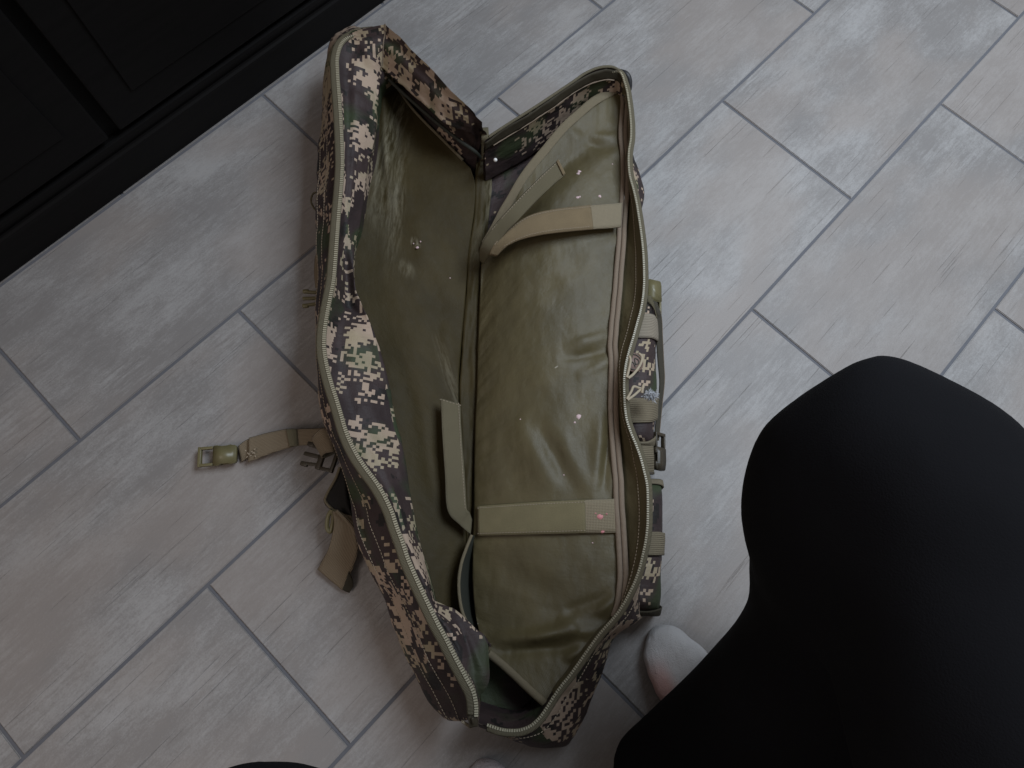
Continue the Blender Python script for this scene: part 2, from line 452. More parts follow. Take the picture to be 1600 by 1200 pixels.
IB3 = [(611, 613, .10), (617, 653, .10), (626, 693, .10), (633, 728, .10), (639, 765, .10), (647, 805, .10), (653, 835, .10), (664, 869, .10), (672, 905, .102), (680, 935, .107), (692, 944, .11)]
IB4 = [(692, 944, .11), (710, 953, .112), (728, 970, .115), (744, 984, .118), (757, 992, .12), (763, 999, .12)]
SB1 = [(590, 42, .12), (565, 46, .11), (550, 48, .10), (535, 56, .10), (520, 69, .10), (510, 97, .10), (503, 148, .10)]
SB2 = [(503, 148, .10), (500.7, 193, .095), (496.7, 241, .09), (494.5, 287, .09), (492, 321, .09), (495, 359, .09), (497, 407, .09), (495, 449, .085), (496, 497, .085), (496.5, 540, .08), (497, 580, .08), (500, 611, .08)]
SB3 = [(500, 611, .08), (505, 645, .085), (515, 675, .09), (528, 709, .09), (539, 749, .09), (547, 792, .085), (551, 819, .085), (560, 848, .08), (571, 875, .08), (580, 897, .08), (595, 928, .075), (608, 963, .07), (622, 995, .07)]
SB4 = [(622, 995, .07), (640, 1037, .07), (653, 1064, .07), (664, 1090, .07), (677, 1107, .07), (696, 1123, .075), (712, 1124, .085), (727, 1118, .10)]
NS = [70, 34, 110, 100, 46]
rim = segs([A(x) for x in (RA, RB1, RB2, RB3, RB4)], NS)
inn = segs([A(x) for x in (IA, IB1, IB2, IB3, IB4)], NS)
rimA = spline(A(RA), NS[0] + 1)
outw = np.array(VD * -1) * 0 + np.array((.55, .83, 0.))           # outward from the far wall
silA = rimA + outw * .014; silA[:, 2] = .10
silB = segs([A(x) for x in (SB1, SB2, SB3, SB4)], NS[1:])
bl = np.linspace(0, 1, 12)[:, None]
sil = np.vstack([silA, silB[1:]])
j0 = NS[0]
for i in range(-10, 11):                                              # ease the two pieces into each other
    pass
sil[j0 - 8:j0 + 9] = np.array([sil[j0 - 8] * (1 - t) + sil[j0 + 8] * t for t in np.linspace(0, 1, 17)]) + np.sin(np.linspace(0, np.pi, 17))[:, None] * np.array((-.003, .010, 0))
foot = sil.copy(); cen = np.array(at(640, 560, 0)); d = foot - cen; d[:, 2] = 0
foot = foot - d / np.linalg.norm(d, axis=1, keepdims=True) * .022; foot[:, 2] = .003
foot2 = foot - d / np.linalg.norm(d, axis=1, keepdims=True) * .05; foot2[:, 2] = .0025
N = len(rim)
sidx = np.arange(N)
def inward(P, amt):
    dd = P - np.array(at(660, 560, 0)); dd[:, 2] = 0
    return P + dd / np.linalg.norm(dd, axis=1, keepdims=True) * amt   # back under the fold
mid = rim * .5 + inn * .5
hol = np.exp(-((mid[:, 1] - at(530, 440, .14).y) / .075) ** 2) * (sidx > NS[0] + 20)
mid[:, 2] += .006 - .038 * hol
q1 = rim * .78 + inn * .22; q1[:, 2] -= .004 + .030 * hol
bend = np.clip((sidx - (N - NS[4])) / NS[4], 0, 1)
mid[:, 0] += .010 * bend ** 2
under = inward(inn.copy(), .012); under[:, 2] -= .022
wallb = inward(inn.copy(), .012); wallb[:, 2] = .060
wallb[:NS[0] + 1] = spline(A([(741, 268, .030), (727, 266, .030), (706, 251, .030), (674, 224, .030), (647, 192, .032), (617, 156, .035), (606, 140, .04)]), NS[0] + 1)
under[:NS[0] + 1] = inn[:NS[0] + 1] + np.clip(np.arange(NS[0] + 1) / 22, 0, 1)[:, None] * np.array((.022, .034, 0)) - np.array((0, 0, .030))
for arr in (wallb, under):                                            # smooth the jump at the far corner
    a, b = NS[0] - 6, NS[0] + 14
    arr[a:b + 1] = np.array([arr[a] * (1 - t) + arr[b] * t for t in np.linspace(0, 1, b - a + 1)])
Lout = wrinkle(loft([foot2, foot, sil, sil * .45 + rim * .55 + np.array((-.002, 0, .004)), rim], 26), .0032, 16, 4)
Lin = wrinkle(loft([rim, q1, mid, inn * .85 + mid * .15 + np.array((0, 0, .002)), inn, under, wallb], 44), .0030, 17, 4, (1, .7, 1))
Lout[:, -1] = Lin[:, 0]
Lin = ridges(Lin, [(548, 140, 596, 190, 7, .006), (556, 150, 600, 205, 6, -.005), (540, 300, 566, 345, 7, .004), (548, 350, 552, 465, 8, .007), (532, 470, 575, 500, 6, -.006), (540, 500, 590, 560, 9, .004), (560, 640, 600, 700, 9, -.004), (600, 690, 645, 770, 9, .004), (560, 60, 592, 120, 8, .004), (690, 955, 735, 1060, 9, .006), (712, 965, 748, 1060, 7, -.006), (650, 115, 665, 175, 8, .004), (690, 140, 700, 200, 7, -.004), (640, 820, 665, 900, 7, -.004), (615, 130, 640, 150, 5, .003)])
edge_keep = Lout[:, -1].copy()
Lout = ridges(Lout, [(546, 735, 573, 860, 5, -.013), (543, 790, 585, 900, 5, .006), (520, 640, 548, 730, 5, .005), (600, 900, 640, 1000, 7, -.007), (640, 960, 690, 1070, 9, .006), (505, 150, 500, 300, 5, -.005), (503, 420, 500, 560, 4, -.006), (660, 1060, 712, 1115, 7, -.006)])
Lout[:, -1] = Lin[:, 0]
grid('lid_outer_wall', Lout, M['camo2'], bag, box=True)
grid('lid_inner_gusset', Lin, M['camo'], bag, box=True)
# corner seam on the lid
tube('seam_cord', [tuple(Lin[NS[0], j] + np.array((0, 0, .0008))) for j in range(0, 24, 3)], .0011, M['bind'], bag, 30, 6)

fa = A([(599, 116, .128), (620, 136, .124), (643, 157, .120), (669, 180, .116), (694, 201, .112), (720, 221, .100), (741, 236, .085), (751, 246, .066)])
tube('fold_binding', fa, .0030, M['gdark'], bag, 60, 8)

# lid lining panel
pl = A([(606, 133, .070), (585, 200, .068), (568, 250, .066), (548, 340, .064), (535, 420, .062), (550, 500, .060), (578, 590, .058), (590, 660, .056), (606, 740, .055), (624, 820, .055), (640, 890, .055), (668, 965, .05)])
pr = A([(735, 263, .050), (742, 287, .045), (741, 327, .042), (733, 388, .040), (728, 449, .038), (725, 492, .037), (719, 556, .036), (716, 615, .036), (718, 690, .036), (722, 770, .034), (728, 850, .03), (730, 978, .02)])
a = spline(pl, 170); b = spline(pr, 170)
t = np.linspace(0, 1, 80)[None, :, None]
G = a[:, None] * (1 - t) + b[:, None] * t
tt = t[..., 0]; ss = np.linspace(0, 1, 170)[:, None]
G[..., 2] += .010 * np.sin(np.pi * tt) * np.sin(np.pi * ss)
G[..., 2] += .016 * np.exp(-(tt / .20) ** 2) * np.exp(-(ss / .42) ** 2) + .006 * np.exp(-(tt / .25) ** 2)
G = ridges(G, [(600, 125, 610, 340, 8, .012), (618, 150, 628, 330, 9, -.005), (600, 130, 585, 260, 8, .003), (590, 200, 640, 340, 12, .005), (640, 330, 690, 480, 16, .004), (660, 400, 700, 520, 14, -.004), (560, 300, 700, 700, 30, .003), (690, 480, 722, 640, 12, .004), (655, 640, 690, 800, 14, .004), (620, 560, 660, 700, 14, -.003)])
G = wrinkle(G, .0022, 11, 4)
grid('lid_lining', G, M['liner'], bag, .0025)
tube('lining_edge', [tuple(p + np.array((0, 0, .0015))) for p in G[0, 8::8]], .0024, M['bind_olive'], bag, 50, 8)

# ---- spine between the halves
sp_l = A([(748, 236, .055), (740, 287, .047), (739, 327, .043), (731, 388, .041), (726, 449, .039), (722, 492, .038), (717, 556, .037), (714, 615, .037), (716, 690, .036), (722, 790, .03), (728, 900, .02)])
sp_r = A([(770, 240, .05), (768, 290, .045), (764, 340, .04), (758, 395, .04), (754, 449, .04), (752, 500, .04), (750, 556, .04), (749, 615, .04), (748, 690, .04), (745, 790, .036), (742, 900, .02)])
sp_r = [p - Vector((0, 0, .010)) for p in sp_r]
a = spline(sp_l, 140); b = spline(sp_r, 140)
t = np.linspace(0, 1, 30)[None, :, None]
G = a[:, None] * (1 - t) + b[:, None] * t
tt = t[..., 0]
G[..., 2] += .0035 * np.sin(np.pi * tt) ** 1.0 - .008 * np.exp(-((tt - .04) / .07) ** 2)
ph = np.linspace(0, 6, 140)[:, None]
G[..., 2] += .0012 * np.sin(tt * 9 + ph * 1.9 + np.sin(ph * 2.7) * 1.5) * np.sin(np.pi * tt)
G = wrinkle(G, .0045, 26, 4, (1, .30, 1))
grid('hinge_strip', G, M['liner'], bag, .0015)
strap('hinge_tab', [tuple(at(757, 200, .10)), tuple(at(758, 214, .105)), tuple(at(758, 230, .085)), tuple(at(758, 250, .062))], .0125, M['webo'], bag, side=(1, .1, 0), n=20)

# ---- right half (body)
QT = [(757, 219, .14), (790, 197, .147), (836, 168, .152), (890, 132, .155), (922, 111, .156), (948, 104, .156)]
QC = [(948, 104, .156), (963, 108, .156), (971, 116, .156), (980, 141, .155)]
QR1 = [(980, 141, .155), (985, 176, .154), (987, 213, .153), (983, 245, .152), (985, 277, .151), (993, 307, .150), (999, 341, .150), (1003, 370, .15), (1006, 400, .15), (1007, 447, .15), (1003, 481, .15), (996, 508, .15), (988, 537, .15), (980, 564, .15), (976, 593, .15)]
QR2 = [(976, 593, .15), (977, 633, .15), (981, 660, .15), (988, 680, .15), (999, 707, .15), (1007, 736, .15), (1012, 760, .15), (1013, 795, .15), (1012, 827, .15), (1007, 859, .15), (996, 901, .15), (977, 941, .15), (961, 965, .15)]
QB1 = [(961, 965, .15), (937, 992, .15), (916, 1021, .15), (895, 1051, .15), (873, 1079, .15), (855, 1107, .15)]
QB2 = [(855, 1107, .15), (839, 1128, .148), (824, 1138, .146), (807, 1143, .143), (790, 1142, .14), (775, 1139, .138), (748, 1129, .132)]
def low(P, f): return [(x, y, z - f) for x, y, z in P]
QC = [(x, y, z - .030 * k_ / 3) for k_, (x, y, z) in enumerate(QC)]
QR1, QR2, QB1 = low(QR1, .030), low(QR2, .030), low(QB1, .030)
QB2 = [(x, y, z - max(0, .030 * (1 - k_ / 5))) for k_, (x, y, z) in enumerate(QB2)]
BN = [60, 24, 110, 90, 46, 34]
brim = segs([A(x) for x in (QT, QC, QR1, QR2, QB1, QB2)], BN)
NB = len(brim); cum = np.cumsum([0] + BN)
ccen = np.array(at(860, 620, 0))
dd = brim - ccen; dd[:, 2] = 0; dd /= np.linalg.norm(dd, axis=1, keepdims=True)
bout = brim + dd * .006; bout[:, 2] = .075
OB1 = [(1003, 964, .05), (961, 995, .045), (943, 1045, .04), (929, 1083, .035), (916, 1115, .03), (905, 1138, .03)]
OB2 = [(905, 1138, .03), (897, 1155, .03), (884, 1168, .03), (862, 1169, .035), (840, 1166, .04), (800, 1152, .06), (754, 1132, .09)]
bo = segs([A(OB1), A(OB2)], BN[4:])
bout[cum[4]:] = bo
for i in range(36):                                                    # ease in
    t = (i / 35) ** 2 * (3 - 2 * i / 35); j = cum[4] - 36 + i
    bout[j] = bout[j] * (1 - t) + bo[0] * t
# a bulge of outer cloth beside the zipper near the far right corner
yb = np.array([p[1] for p in brim]); y0 = at(1003, 285, .1).y
bump_ = np.exp(-((yb - y0) / .055) ** 2) * ((sidxb := np.arange(NB)) > cum[1]) * (sidxb < cum[3])
bout[:, 0] += .030 * bump_
bfoot = bout - dd * .010; bfoot[:, 2] = .003
lowmid = bout * .5 + brim * .5 + dd * .004
G = wrinkle(loft([bfoot, bout, lowmid, brim], 22), .0028, 18, 4)
BO = G
grid('body_outer_wall', G, M['camo2'], bag, box=True)
# inner side of the wall
bin_ = brim - dd * .008; bin_[:, 2] = .045
TP = [(974, 147, .088), (975, 168, .087), (972, 213, .086), (975, 250, .086), (975, 290, .085), (974, 315, .085), (971, 350, .084), (968, 397, .083), (966, 420, .082), (962, 468, .082), (957, 521, .082), (956, 551, .082), (958, 567, .082), (957, 620, .082), (957, 640, .082), (960, 693, .082), (963, 736, .082), (965, 779, .082), (968, 821, .082), (970, 853, .082), (972, 893, .082), (969, 933, .082), (964, 958, .082)]
TP = [(x_, y_, z_ + .006) for x_, y_, z_ in TP]
tp = spline(A(TP), cum[4] - cum[2] + 1)
bin_[cum[2]:cum[4] + 1] = tp + np.array((.004, 0, -.010))
for i in range(20):
    t = i / 19; j = cum[2] - 20 + i; bin_[j] = bin_[j] * (1 - t) + bin_[cum[2]] * t
    j2 = cum[4] + 20 - i; bin_[j2] = bin_[j2] * (1 - t) + bin_[cum[4]] * t
bmid = brim * .55 + bin_ * .45; bmid -= dd * .001; bmid[:, 2] -= .006
G = wrinkle(loft([brim - np.array((0, 0, .001)), bmid, bin_], 22), .0026, 20, 4, (1, .6, 1))
grid('top_gusset', G[:cum[2] - 4], M['camo2'], bag, box=True)
grid('side_gusset', G[cum[2] - 5:cum[4] + 42], M['gusset'], bag)
grid('bottom_gusset', G[cum[4] + 41:], M['camo_shade'], bag)
BI = G
# zipper flap strip hanging along the far wall
fl = BI[:cum[2] - 8, 0:5] - dd[:cum[2] - 8, None] * .0035
M['flap'] = nylon('shaded olive flap', (.040, .033, .020), .6, 0, .15)  # darkened gusset olive: shade of facing away from the light, in the colour
grid('zipper_flap', fl, M['flap'], bag, .001)
tube('flap_piping', [tuple(p) for p in (fl[4::8, -1])], .0013, M['bind'], bag, 60, 6)
# floor of the body under the divider
bl_ = A([(760, 250, .03), (752, 400, .025), (742, 700, .022), (735, 900, .02), (745, 1010, .018), (752, 1125, .03)])
br_ = A([(975, 175, .03), (968, 400, .03), (955, 700, .03), (940, 880, .03), (900, 1010, .03), (800, 1125, .03)])
a = spline(bl_, 60); b = spline(br_, 60); t = np.linspace(0, 1, 30)[None, :, None]
grid('body_floor', wrinkle(a[:, None] * (1 - t) + b[:, None] * t, .002, 14), M['camo_shade'], bag, .0015)

# divider panel: Coons patch between its four bound edges
eT = spline(A([(756, 385, .050), (774, 352, .062), (793, 317, .074), (820, 275, .086), (848, 239, .094), (874, 208, .098), (899, 184, .10), (935, 156, .098), (972, 137, .092)]), 110)
eR = spline(A([(972, 137, .092)] + TP + [(952, 975, .084), (931, 999, .086), (911, 1028, .086), (890, 1057, .088), (870, 1083, .090), (857, 1104, .092)]), 220)
eL = spline(A([(756, 385, .050), (752, 430, .044), (749, 500, .042), (746, 600, .042), (743, 700, .042), (741, 800, .042), (739, 880, .042), (742, 950, .046), (752, 1000, .056), (764, 1020, .066)]), 220)
eB = spline(A([(764, 1020, .066), (790, 1043, .072), (820, 1071, .082), (857, 1104, .092)]), 110)
u = np.linspace(0, 1, 110)[None, :, None]; v = np.linspace(0, 1, 220)[:, None, None]
G = (1 - v) * eT[None] + v * eB[None] + (1 - u) * eL[:, None] + u * eR[:, None] - ((1 - u) * (1 - v) * eT[0] + u * (1 - v) * eT[-1] + (1 - u) * v * eB[0] + u * v * eB[-1])
uu = u[..., 0]; vv = v[..., 0]
G[..., 2] += .010 * np.sin(np.pi * uu ** .8) ** .8 * np.sin(np.pi * vv) ** .5
G = ridges(G, [(805, 650, 868, 775, 17, .0055), (835, 650, 905, 775, 14, -.005), (850, 650, 935, 790, 16, .0045), (880, 545, 962, 520, 9, .005), (870, 563, 962, 545, 7, -.005), (900, 590, 960, 560, 8, .004), (820, 600, 900, 560, 20, .003),
               (760, 1000, 945, 982, 10, .009), (765, 1022, 920, 1010, 9, -.006), (800, 1010, 930, 960, 9, .004), (880, 1030, 915, 1010, 9, .007), (880, 955, 965, 930, 9, -.005), (930, 960, 968, 925, 7, .005), (870, 965, 905, 985, 9, .004),
               (885, 205, 975, 215, 8, .005), (890, 190, 960, 240, 9, -.004), (780, 700, 830, 800, 16, -.003), (955, 640, 940, 780, 8, -.005), (940, 630, 930, 770, 10, .004), (770, 870, 900, 960, 22, -.004), (800, 440, 900, 420, 18, .003), (820, 470, 920, 400, 14, -.0025)])
pk = np.array([[fnoise((v_ * 30, e_, 0.3), 1.0, 3) for e_ in (1, 7)] for v_ in np.linspace(0, 1, 220)])
G[..., 2] += .0032 * pk[:, :1] * np.exp(-(1 - uu) / .09) * (1 - np.exp(-(1 - uu) / .015)) + .004 * pk[:, 1:] * np.exp(-uu / .07) * (1 - np.exp(-uu / .02))
pb = np.array([fnoise((v_ * 14, 3.3, 0.3), 1.0, 3) for v_ in np.linspace(0, 1, 110)])[None]
G[..., 2] += .0002 * pb * np.exp(-(1 - vv) / .07) * (1 - np.exp(-(1 - vv) / .015)) + .004 * pb * np.exp(-vv / .05) * (1 - np.exp(-vv / .02))
G[..., 2] -= .017 * np.exp(-((vv - .075) / .045) ** 2) * np.sin(np.pi * uu) ** .5
G = wrinkle(G, .0018, 8, 4)
G = wrinkle(G, .0010, 34, 3, (1, .5, 1))
PAD = G
pad = grid('divider_panel', G, M['pad'], bag, .003)
def edge_tape(name, pts, mat, r=.0042):
    return tube(name, pts, r, mat, bag, 160, 10, .7)
tA = G[0, 0::6]; tB = tA + np.array((-.0040, .0040, .007)); tC = tA + np.array((.0058, -.0058, .0035))
slab('top_binding', [tuple(p) for p in tB], [tuple(p) for p in tC], M['bind_olive'], bag, .002, 120, 6, .0008)
edge_tape('bottom_binding', [tuple(p + np.array((0, 0, .0015))) for p in G[-1, ::6]], M['bind_olive'], .0050)
k0 = 168
for off_, rr in ((-.0038, .0036), (.0040, .0038)):
    edge_tape('side_binding', [(p[0] + off_, p[1], p[2] + .0060 + fnoise(p, 30) * .001) for p in G[4:k0 + 22:4, -1]], M['bind'], rr)
# short bound edge beside the hinge, low on the left
edge_tape('pocket_binding', A([(737, 836, .062), (729, 856, .064), (721, 880, .064), (717, 907, .064), (718, 933, .063), (723, 958, .062), (733, 980, .062)]), M['bind_olive'], .0022)
a = spline(A([(737, 836, .062), (729, 856, .064), (721, 880, .064), (717, 907, .064), (718, 933, .063), (723, 958, .062), (733, 980, .062)]), 40)
b = spline(A([(745, 838, .030), (742, 860, .025), (738, 880, .02), (737, 907, .02), (738, 933, .02), (742, 958, .02), (748, 980, .02)]), 40)
t = np.linspace(0, 1, 8)[None, :, None]
grid('pocket_wall', a[:, None] * (1 - t) + b[:, None] * t, M['gdark'], bag, .001)

def pad_point(px, py):
    R = ROT.transposed(); X = (PAD - np.array(CAM)) @ np.array(R).T
    x = 800 + FPX * X[..., 0] / -X[..., 2]; y = 600 - FPX * X[..., 1] / -X[..., 2]
    i = np.argmin((x - px) ** 2 + (y - py) ** 2)
    return PAD.reshape(-1, 3)[i]

# ---- zippers
def zipper(path, width, mat_t, side_sign, n, lift=.0016, tooth=.0031, nm='zipper', wide=(0, 1)):
    c = spline([tuple(p) for p in path], n)
    t = np.gradient(c, axis=0); t /= np.linalg.norm(t, axis=1, keepdims=True)
    s = np.cross(t, (0, 0, 1.0)); s /= np.linalg.norm(s, axis=1, keepdims=True); s *= side_sign
    q = np.linspace(-.62, .38, 7)[None, :, None]
    G = c[:, None] + s[:, None] * q * width
    G[..., 2] += lift + .0012 * np.cos((q[..., 0] + .1) * 3)
    z = grid(nm, G, mat_t, bag, .0014)
    L = np.linalg.norm(np.diff(c, axis=0), axis=1).sum(); m = int(L / tooth)
    cc = spline([tuple(p) for p in path], m); tt = np.gradient(cc, axis=0); tt /= np.linalg.norm(tt, axis=1, keepdims=True)
    bm = bmesh.new()
    for i in range(m):
        T = Vector(tt[i]); sd = T.cross(Vector((0, 0, 1))).normalized() * side_sign
        for o_, wl in ((width * .20, width * .34), ):
            p = Vector(cc[i]) + sd * o_ + Vector((0, 0, lift + .0022))
            bm_box(bm, frame(p, sd), wl, tooth * .62, .0024)
    te = finish('zipper_teeth', bm, M['teeth'], z); tag(te, kind='stuff')
    return z
lz = rim[NS[0] + 4:].copy()
tz = np.clip(1 - np.arange(len(lz)) / 22, 0, 1)[:, None] ** 1.5
lz = lz + tz * np.array((-.002, .004, -.014))
zipper(lz[::6], .0135, M['ztape'], -1, 300, tooth=.0030)
tube('rim_piping', [tuple(p + np.array((0, 0, .001))) for p in brim[2:cum[1] + 16:6]], .0022, M['ztape'], bag, 60, 8)
zb = brim[cum[1] + 5:-2].copy(); zb[:, 2] -= .010 * np.clip(1 - np.arange(len(zb)) / 10, 0, 1) ** 1.5
zipper(np.vstack([zb[::5]]), .0085, M['ztape'], 1, 340, tooth=.0031)
# metal slider where the two zippers meet, near the bottom hinge
def slider(p, d, parent):
    bm = bmesh.new(); F = frame(p, d)
    bm_box(bm, F, .014, .011, .0055, .0018)
    bm_box(bm, F @ Matrix.Translation((-.002, 0, .004)), .007, .003, .004, .001)
    o = finish('zipper_slider', bm, M['plastd'], parent, True); return o
sl = slider(at(739, 1126, .138), (.2, -1, -.2), bag)
tube('pull_cord', A([(739, 1128, .138), (736, 1136, .125), (728, 1131, .128), (722, 1127, .13)]), .0018, M['cord'], sl, 20, 6)

# ---- stitching: dashed thread lines beside zippers and along straps
def stitches(lines, parent, step=.0046, L=.0030, r=.0005, name='stitching'):
    bm = bmesh.new()
    for ln in lines:
        c = np.array(ln); l = np.linalg.norm(np.diff(c, axis=0), axis=1).sum(); m = max(3, int(l / step))
        c = spline([tuple(p) for p in c], m); t = np.gradient(c, axis=0)
        for i in range(m):
            bm_box(bm, frame(c[i], t[i]), L, r * 2, r * 1.6)
    return tag(finish(name, bm, M['stitch'], parent), kind='stuff')
stitches([Lout[NS[0] + 26::6, 20] + np.array((0, 0, .0012)), Lout[NS[0] + 26::6, 17] + np.array((0, 0, .0012)), Lin[NS[0] + 200::6, 4] + np.array((0, 0, .001))], bag)
stitches([BO[cum[3]:-6:6, 17] + dd[cum[3]:-6:6] * .001 + np.array((0, 0, .001)), BI[cum[2]:cum[4]:6, 7] - dd[cum[2]:cum[4]:6] * .001 + np.array((0, 0, .001))], bag)

# ---- hook and loop straps inside
def two_part(edgeA, edgeB, split, mats, lift, names, n=50):
    """a strap whose tail end is bare webbing"""
    a = spline(edgeA, n); b = spline(edgeB, n); k = int(n * split)
    o1 = slab(names[0], [tuple(p) for p in a[:k + 1:2]], [tuple(p) for p in b[:k + 1:2]], mats[0], bag, .0034, 40, 8)
    o2 = slab(names[1], [tuple(p) for p in a[k - 1:]], [tuple(p) for p in b[k - 1:]], mats[1], bag, .0018, 20, 8)
    return o1, o2
def on_pad(pts, lift):
    out = []
    for (x, y) in pts:
        p = pad_point(x, y); out.append(tuple(at(x, y, p[2] + lift)))
    return out
e1 = on_pad([(747, 791), (790, 788), (850, 784), (913, 781), (940, 780), (964, 779)], .006)
e2 = on_pad([(747, 837), (790, 836), (850, 834.5), (913, 833), (940, 832.5), (966, 832.5)], .006)
s4 = two_part(e1, e2, .765, (M['velg'], M['webx']), .004, ('hook_and_loop_strap', 'strap_webbing'))
def inset(ea, eb, f, z=.0022):
    a = np.array(ea); b = np.array(eb); return [a * (1 - f) + b * f + np.array((0, 0, z)), a * f + b * (1 - f) + np.array((0, 0, z))]
stitches(inset(e1[:4], e2[:4], .07, .0024), s4[0], .0040, .0022, .0004)
e1 = [tuple(at(x, y, z + .013)) for x, y, z in [(764, 398, .085), (772, 382, .098), (789, 363, .106), (823, 339, .112), (863, 328, .113), (922, 321, .108), (946, 319, .104), (972, 317, .098)]]
e2 = [tuple(at(x, y, z + .013)) for x, y, z in [(776, 400, .082), (790, 386, .094), (810, 376, .102), (836, 369, .107), (868, 364, .109), (919, 359, .105), (945, 357, .101), (970, 355, .096)]]
s2 = two_part(e1, e2, .77, (M['velo'], M['webx']), 0, ('hook_and_loop_strap', 'strap_webbing'))
stitches(inset(e1[1:6], e2[1:6], .09, .0024), s2[0], .0040, .0022, .0004)
e1 = [tuple(at(x, y, z)) for x, y, z in [(750, 406, .07), (751, 385, .10), (768, 358, .120), (800, 322, .140), (840, 281, .152), (872, 251, .158)]]
e2 = [tuple(at(x, y, z)) for x, y, z in [(756, 412, .07), (768, 394, .10), (785, 370, .119), (812, 341, .138), (850, 302, .150), (883, 273, .156)]]
s1 = slab('hook_and_loop_strap', e1, e2, M['webo'], bag, .0034, 50, 8, .0006)
slab('strap_end', [tuple(np.array(p) + np.array((0, 0, .003))) for p in (e1[-1], (np.array(e1[-1]) * .9 + np.array(e1[-2]) * .1))][::-1], [tuple(np.array(p) + np.array((0, 0, .003))) for p in (e2[-1], (np.array(e2[-1]) * .9 + np.array(e2[-2]) * .1))][::-1], M['velo'], s1, .002, 6, 6)
stitches([np.array(e1[2:]) * .9 + np.array(e2[2:]) * .1 + np.array((0, 0, .0024))], s1, .0042, .0024, .0004)
e1 = [tuple(at(x, y, z)) for x, y, z in [(688.5, 623, .070), (691, 680, .072), (695, 740, .072), (699, 797, .068), (718, 820, .056), (735, 835, .05)]]
e2 = [tuple(at(x, y, z)) for x, y, z in [(719, 632, .066), (722, 690, .068), (726, 745, .067), (729, 793, .062), (733, 800, .056), (737, 812, .05)]]
s3 = slab('hook_and_loop_strap', e1, e2, M['webo'], bag, .0030, 60, 8, .0008)
stitches([np.array([e1[0], e2[0]]) * .97 + np.array([e1[1], e2[1]]) * .03 + np.array((0, 0, .002)), np.array(e2[:4]) * .92 + np.array(e1[:4]) * .08 + np.array((0, 0, .002))], s3, .0042, .0024, .0004)

# ---- flecks and marks left on the lining
def fleck(px, py, r, mat, name='paint_fleck', lift=.0024, host=None, z=None):
    p = pad_point(px, py); zz = (p[2] if z is None else z) + lift
    c = at(px, py, zz); bm = bmesh.new(); n = 12
    rr = [r * random.uniform(.65, 1.2) for _ in range(n)]
    vs = [bm.verts.new((c.x + rr[i] * math.cos(i * 2 * math.pi / n), c.y + rr[i] * .9 * math.sin(i * 2 * math.pi / n), zz - .0012)) for i in range(n)]
    vi = [bm.verts.new((c.x + .6 * rr[i] * math.cos(i * 2 * math.pi / n), c.y + .55 * rr[i] * math.sin(i * 2 * math.pi / n), zz + .0001)) for i in range(n)]
    for i in range(n): bm.faces.new((vs[i], vs[(i + 1) % n], vi[(i + 1) % n], vi[i]))
    bm.faces.new(vi); return finish(name, bm, mat, host or bag, True)
for x, y, r in [(906, 268, .0042), (904, 271, .003), (903, 308, .0030), (906, 307, .0022), (937, 306, .0032), (957, 256, .0012), (904, 651, .0045), (898, 660, .0020), (813, 655, .0014), (926, 848, .0014), (881, 742, .0012)]:
    fleck(x, y, r, M['pink'])
for x, y, r in [(938, 807, .0040), (931, 802, .0014), (948, 803, .0014), (942, 831, .0026)]:
    fleck(x, y, r, M['hotpink'], lift=.0080, host=s4[1])
for x, y, r in [(652, 386, .0026), (657, 377, .0014), (646, 380, .0012), (703, 434, .0013)]:
    fleck(x, y, r, M['pink'], 'pale_scuff', z=.062, lift=.0040)
bm = bmesh.new(); bmesh.ops.create_uvsphere(bm, u_segments=12, v_segments=8, radius=.0032, matrix=Matrix.Translation(at(774, 250, .112)))
finish('white_bead', bm, plain('white bead', (.75, .74, .72), .4, .05), bag, True)

# ---- buckles
def male_buckle(p, d, up=(0, 0, 1), L=.034, W=.034, mat='plastd', parent=None):
    bm = bmesh.new(); F = frame(p, d, up)
    bm_box(bm, F @ Matrix.Translation((-.004, 0, 0)), .008, W, .007, .0015)
    bm_box(bm, F @ Matrix.Translation((-.016, W * .42, 0)), .018, W * .14, .006, .001)
    bm_box(bm, F @ Matrix.Translation((-.016, -W * .42, 0)), .018, W * .14, .006, .001)
    bm_box(bm, F @ Matrix.Translation((-.025, 0, 0)), .005, W, .006, .001)
    bm_box(bm, F @ Matrix.Translation((L * .40, 0, 0)), L * .8, W * .16, .005, .001)
    for s in (-1, 1):
        bm_box(bm, F @ Matrix.Translation((L * .35, s * W * .36, 0)) @ Matrix.Rotation(s * .10, 4, 'Z'), L * .75, W * .13, .006, .001)
        bm_box(bm, F @ Matrix.Translation((L * .62, s * W * .41, 0)), L * .38, W * .20, .0065, .002)
    return finish('side_release_buckle', bm, M[mat], parent, True)

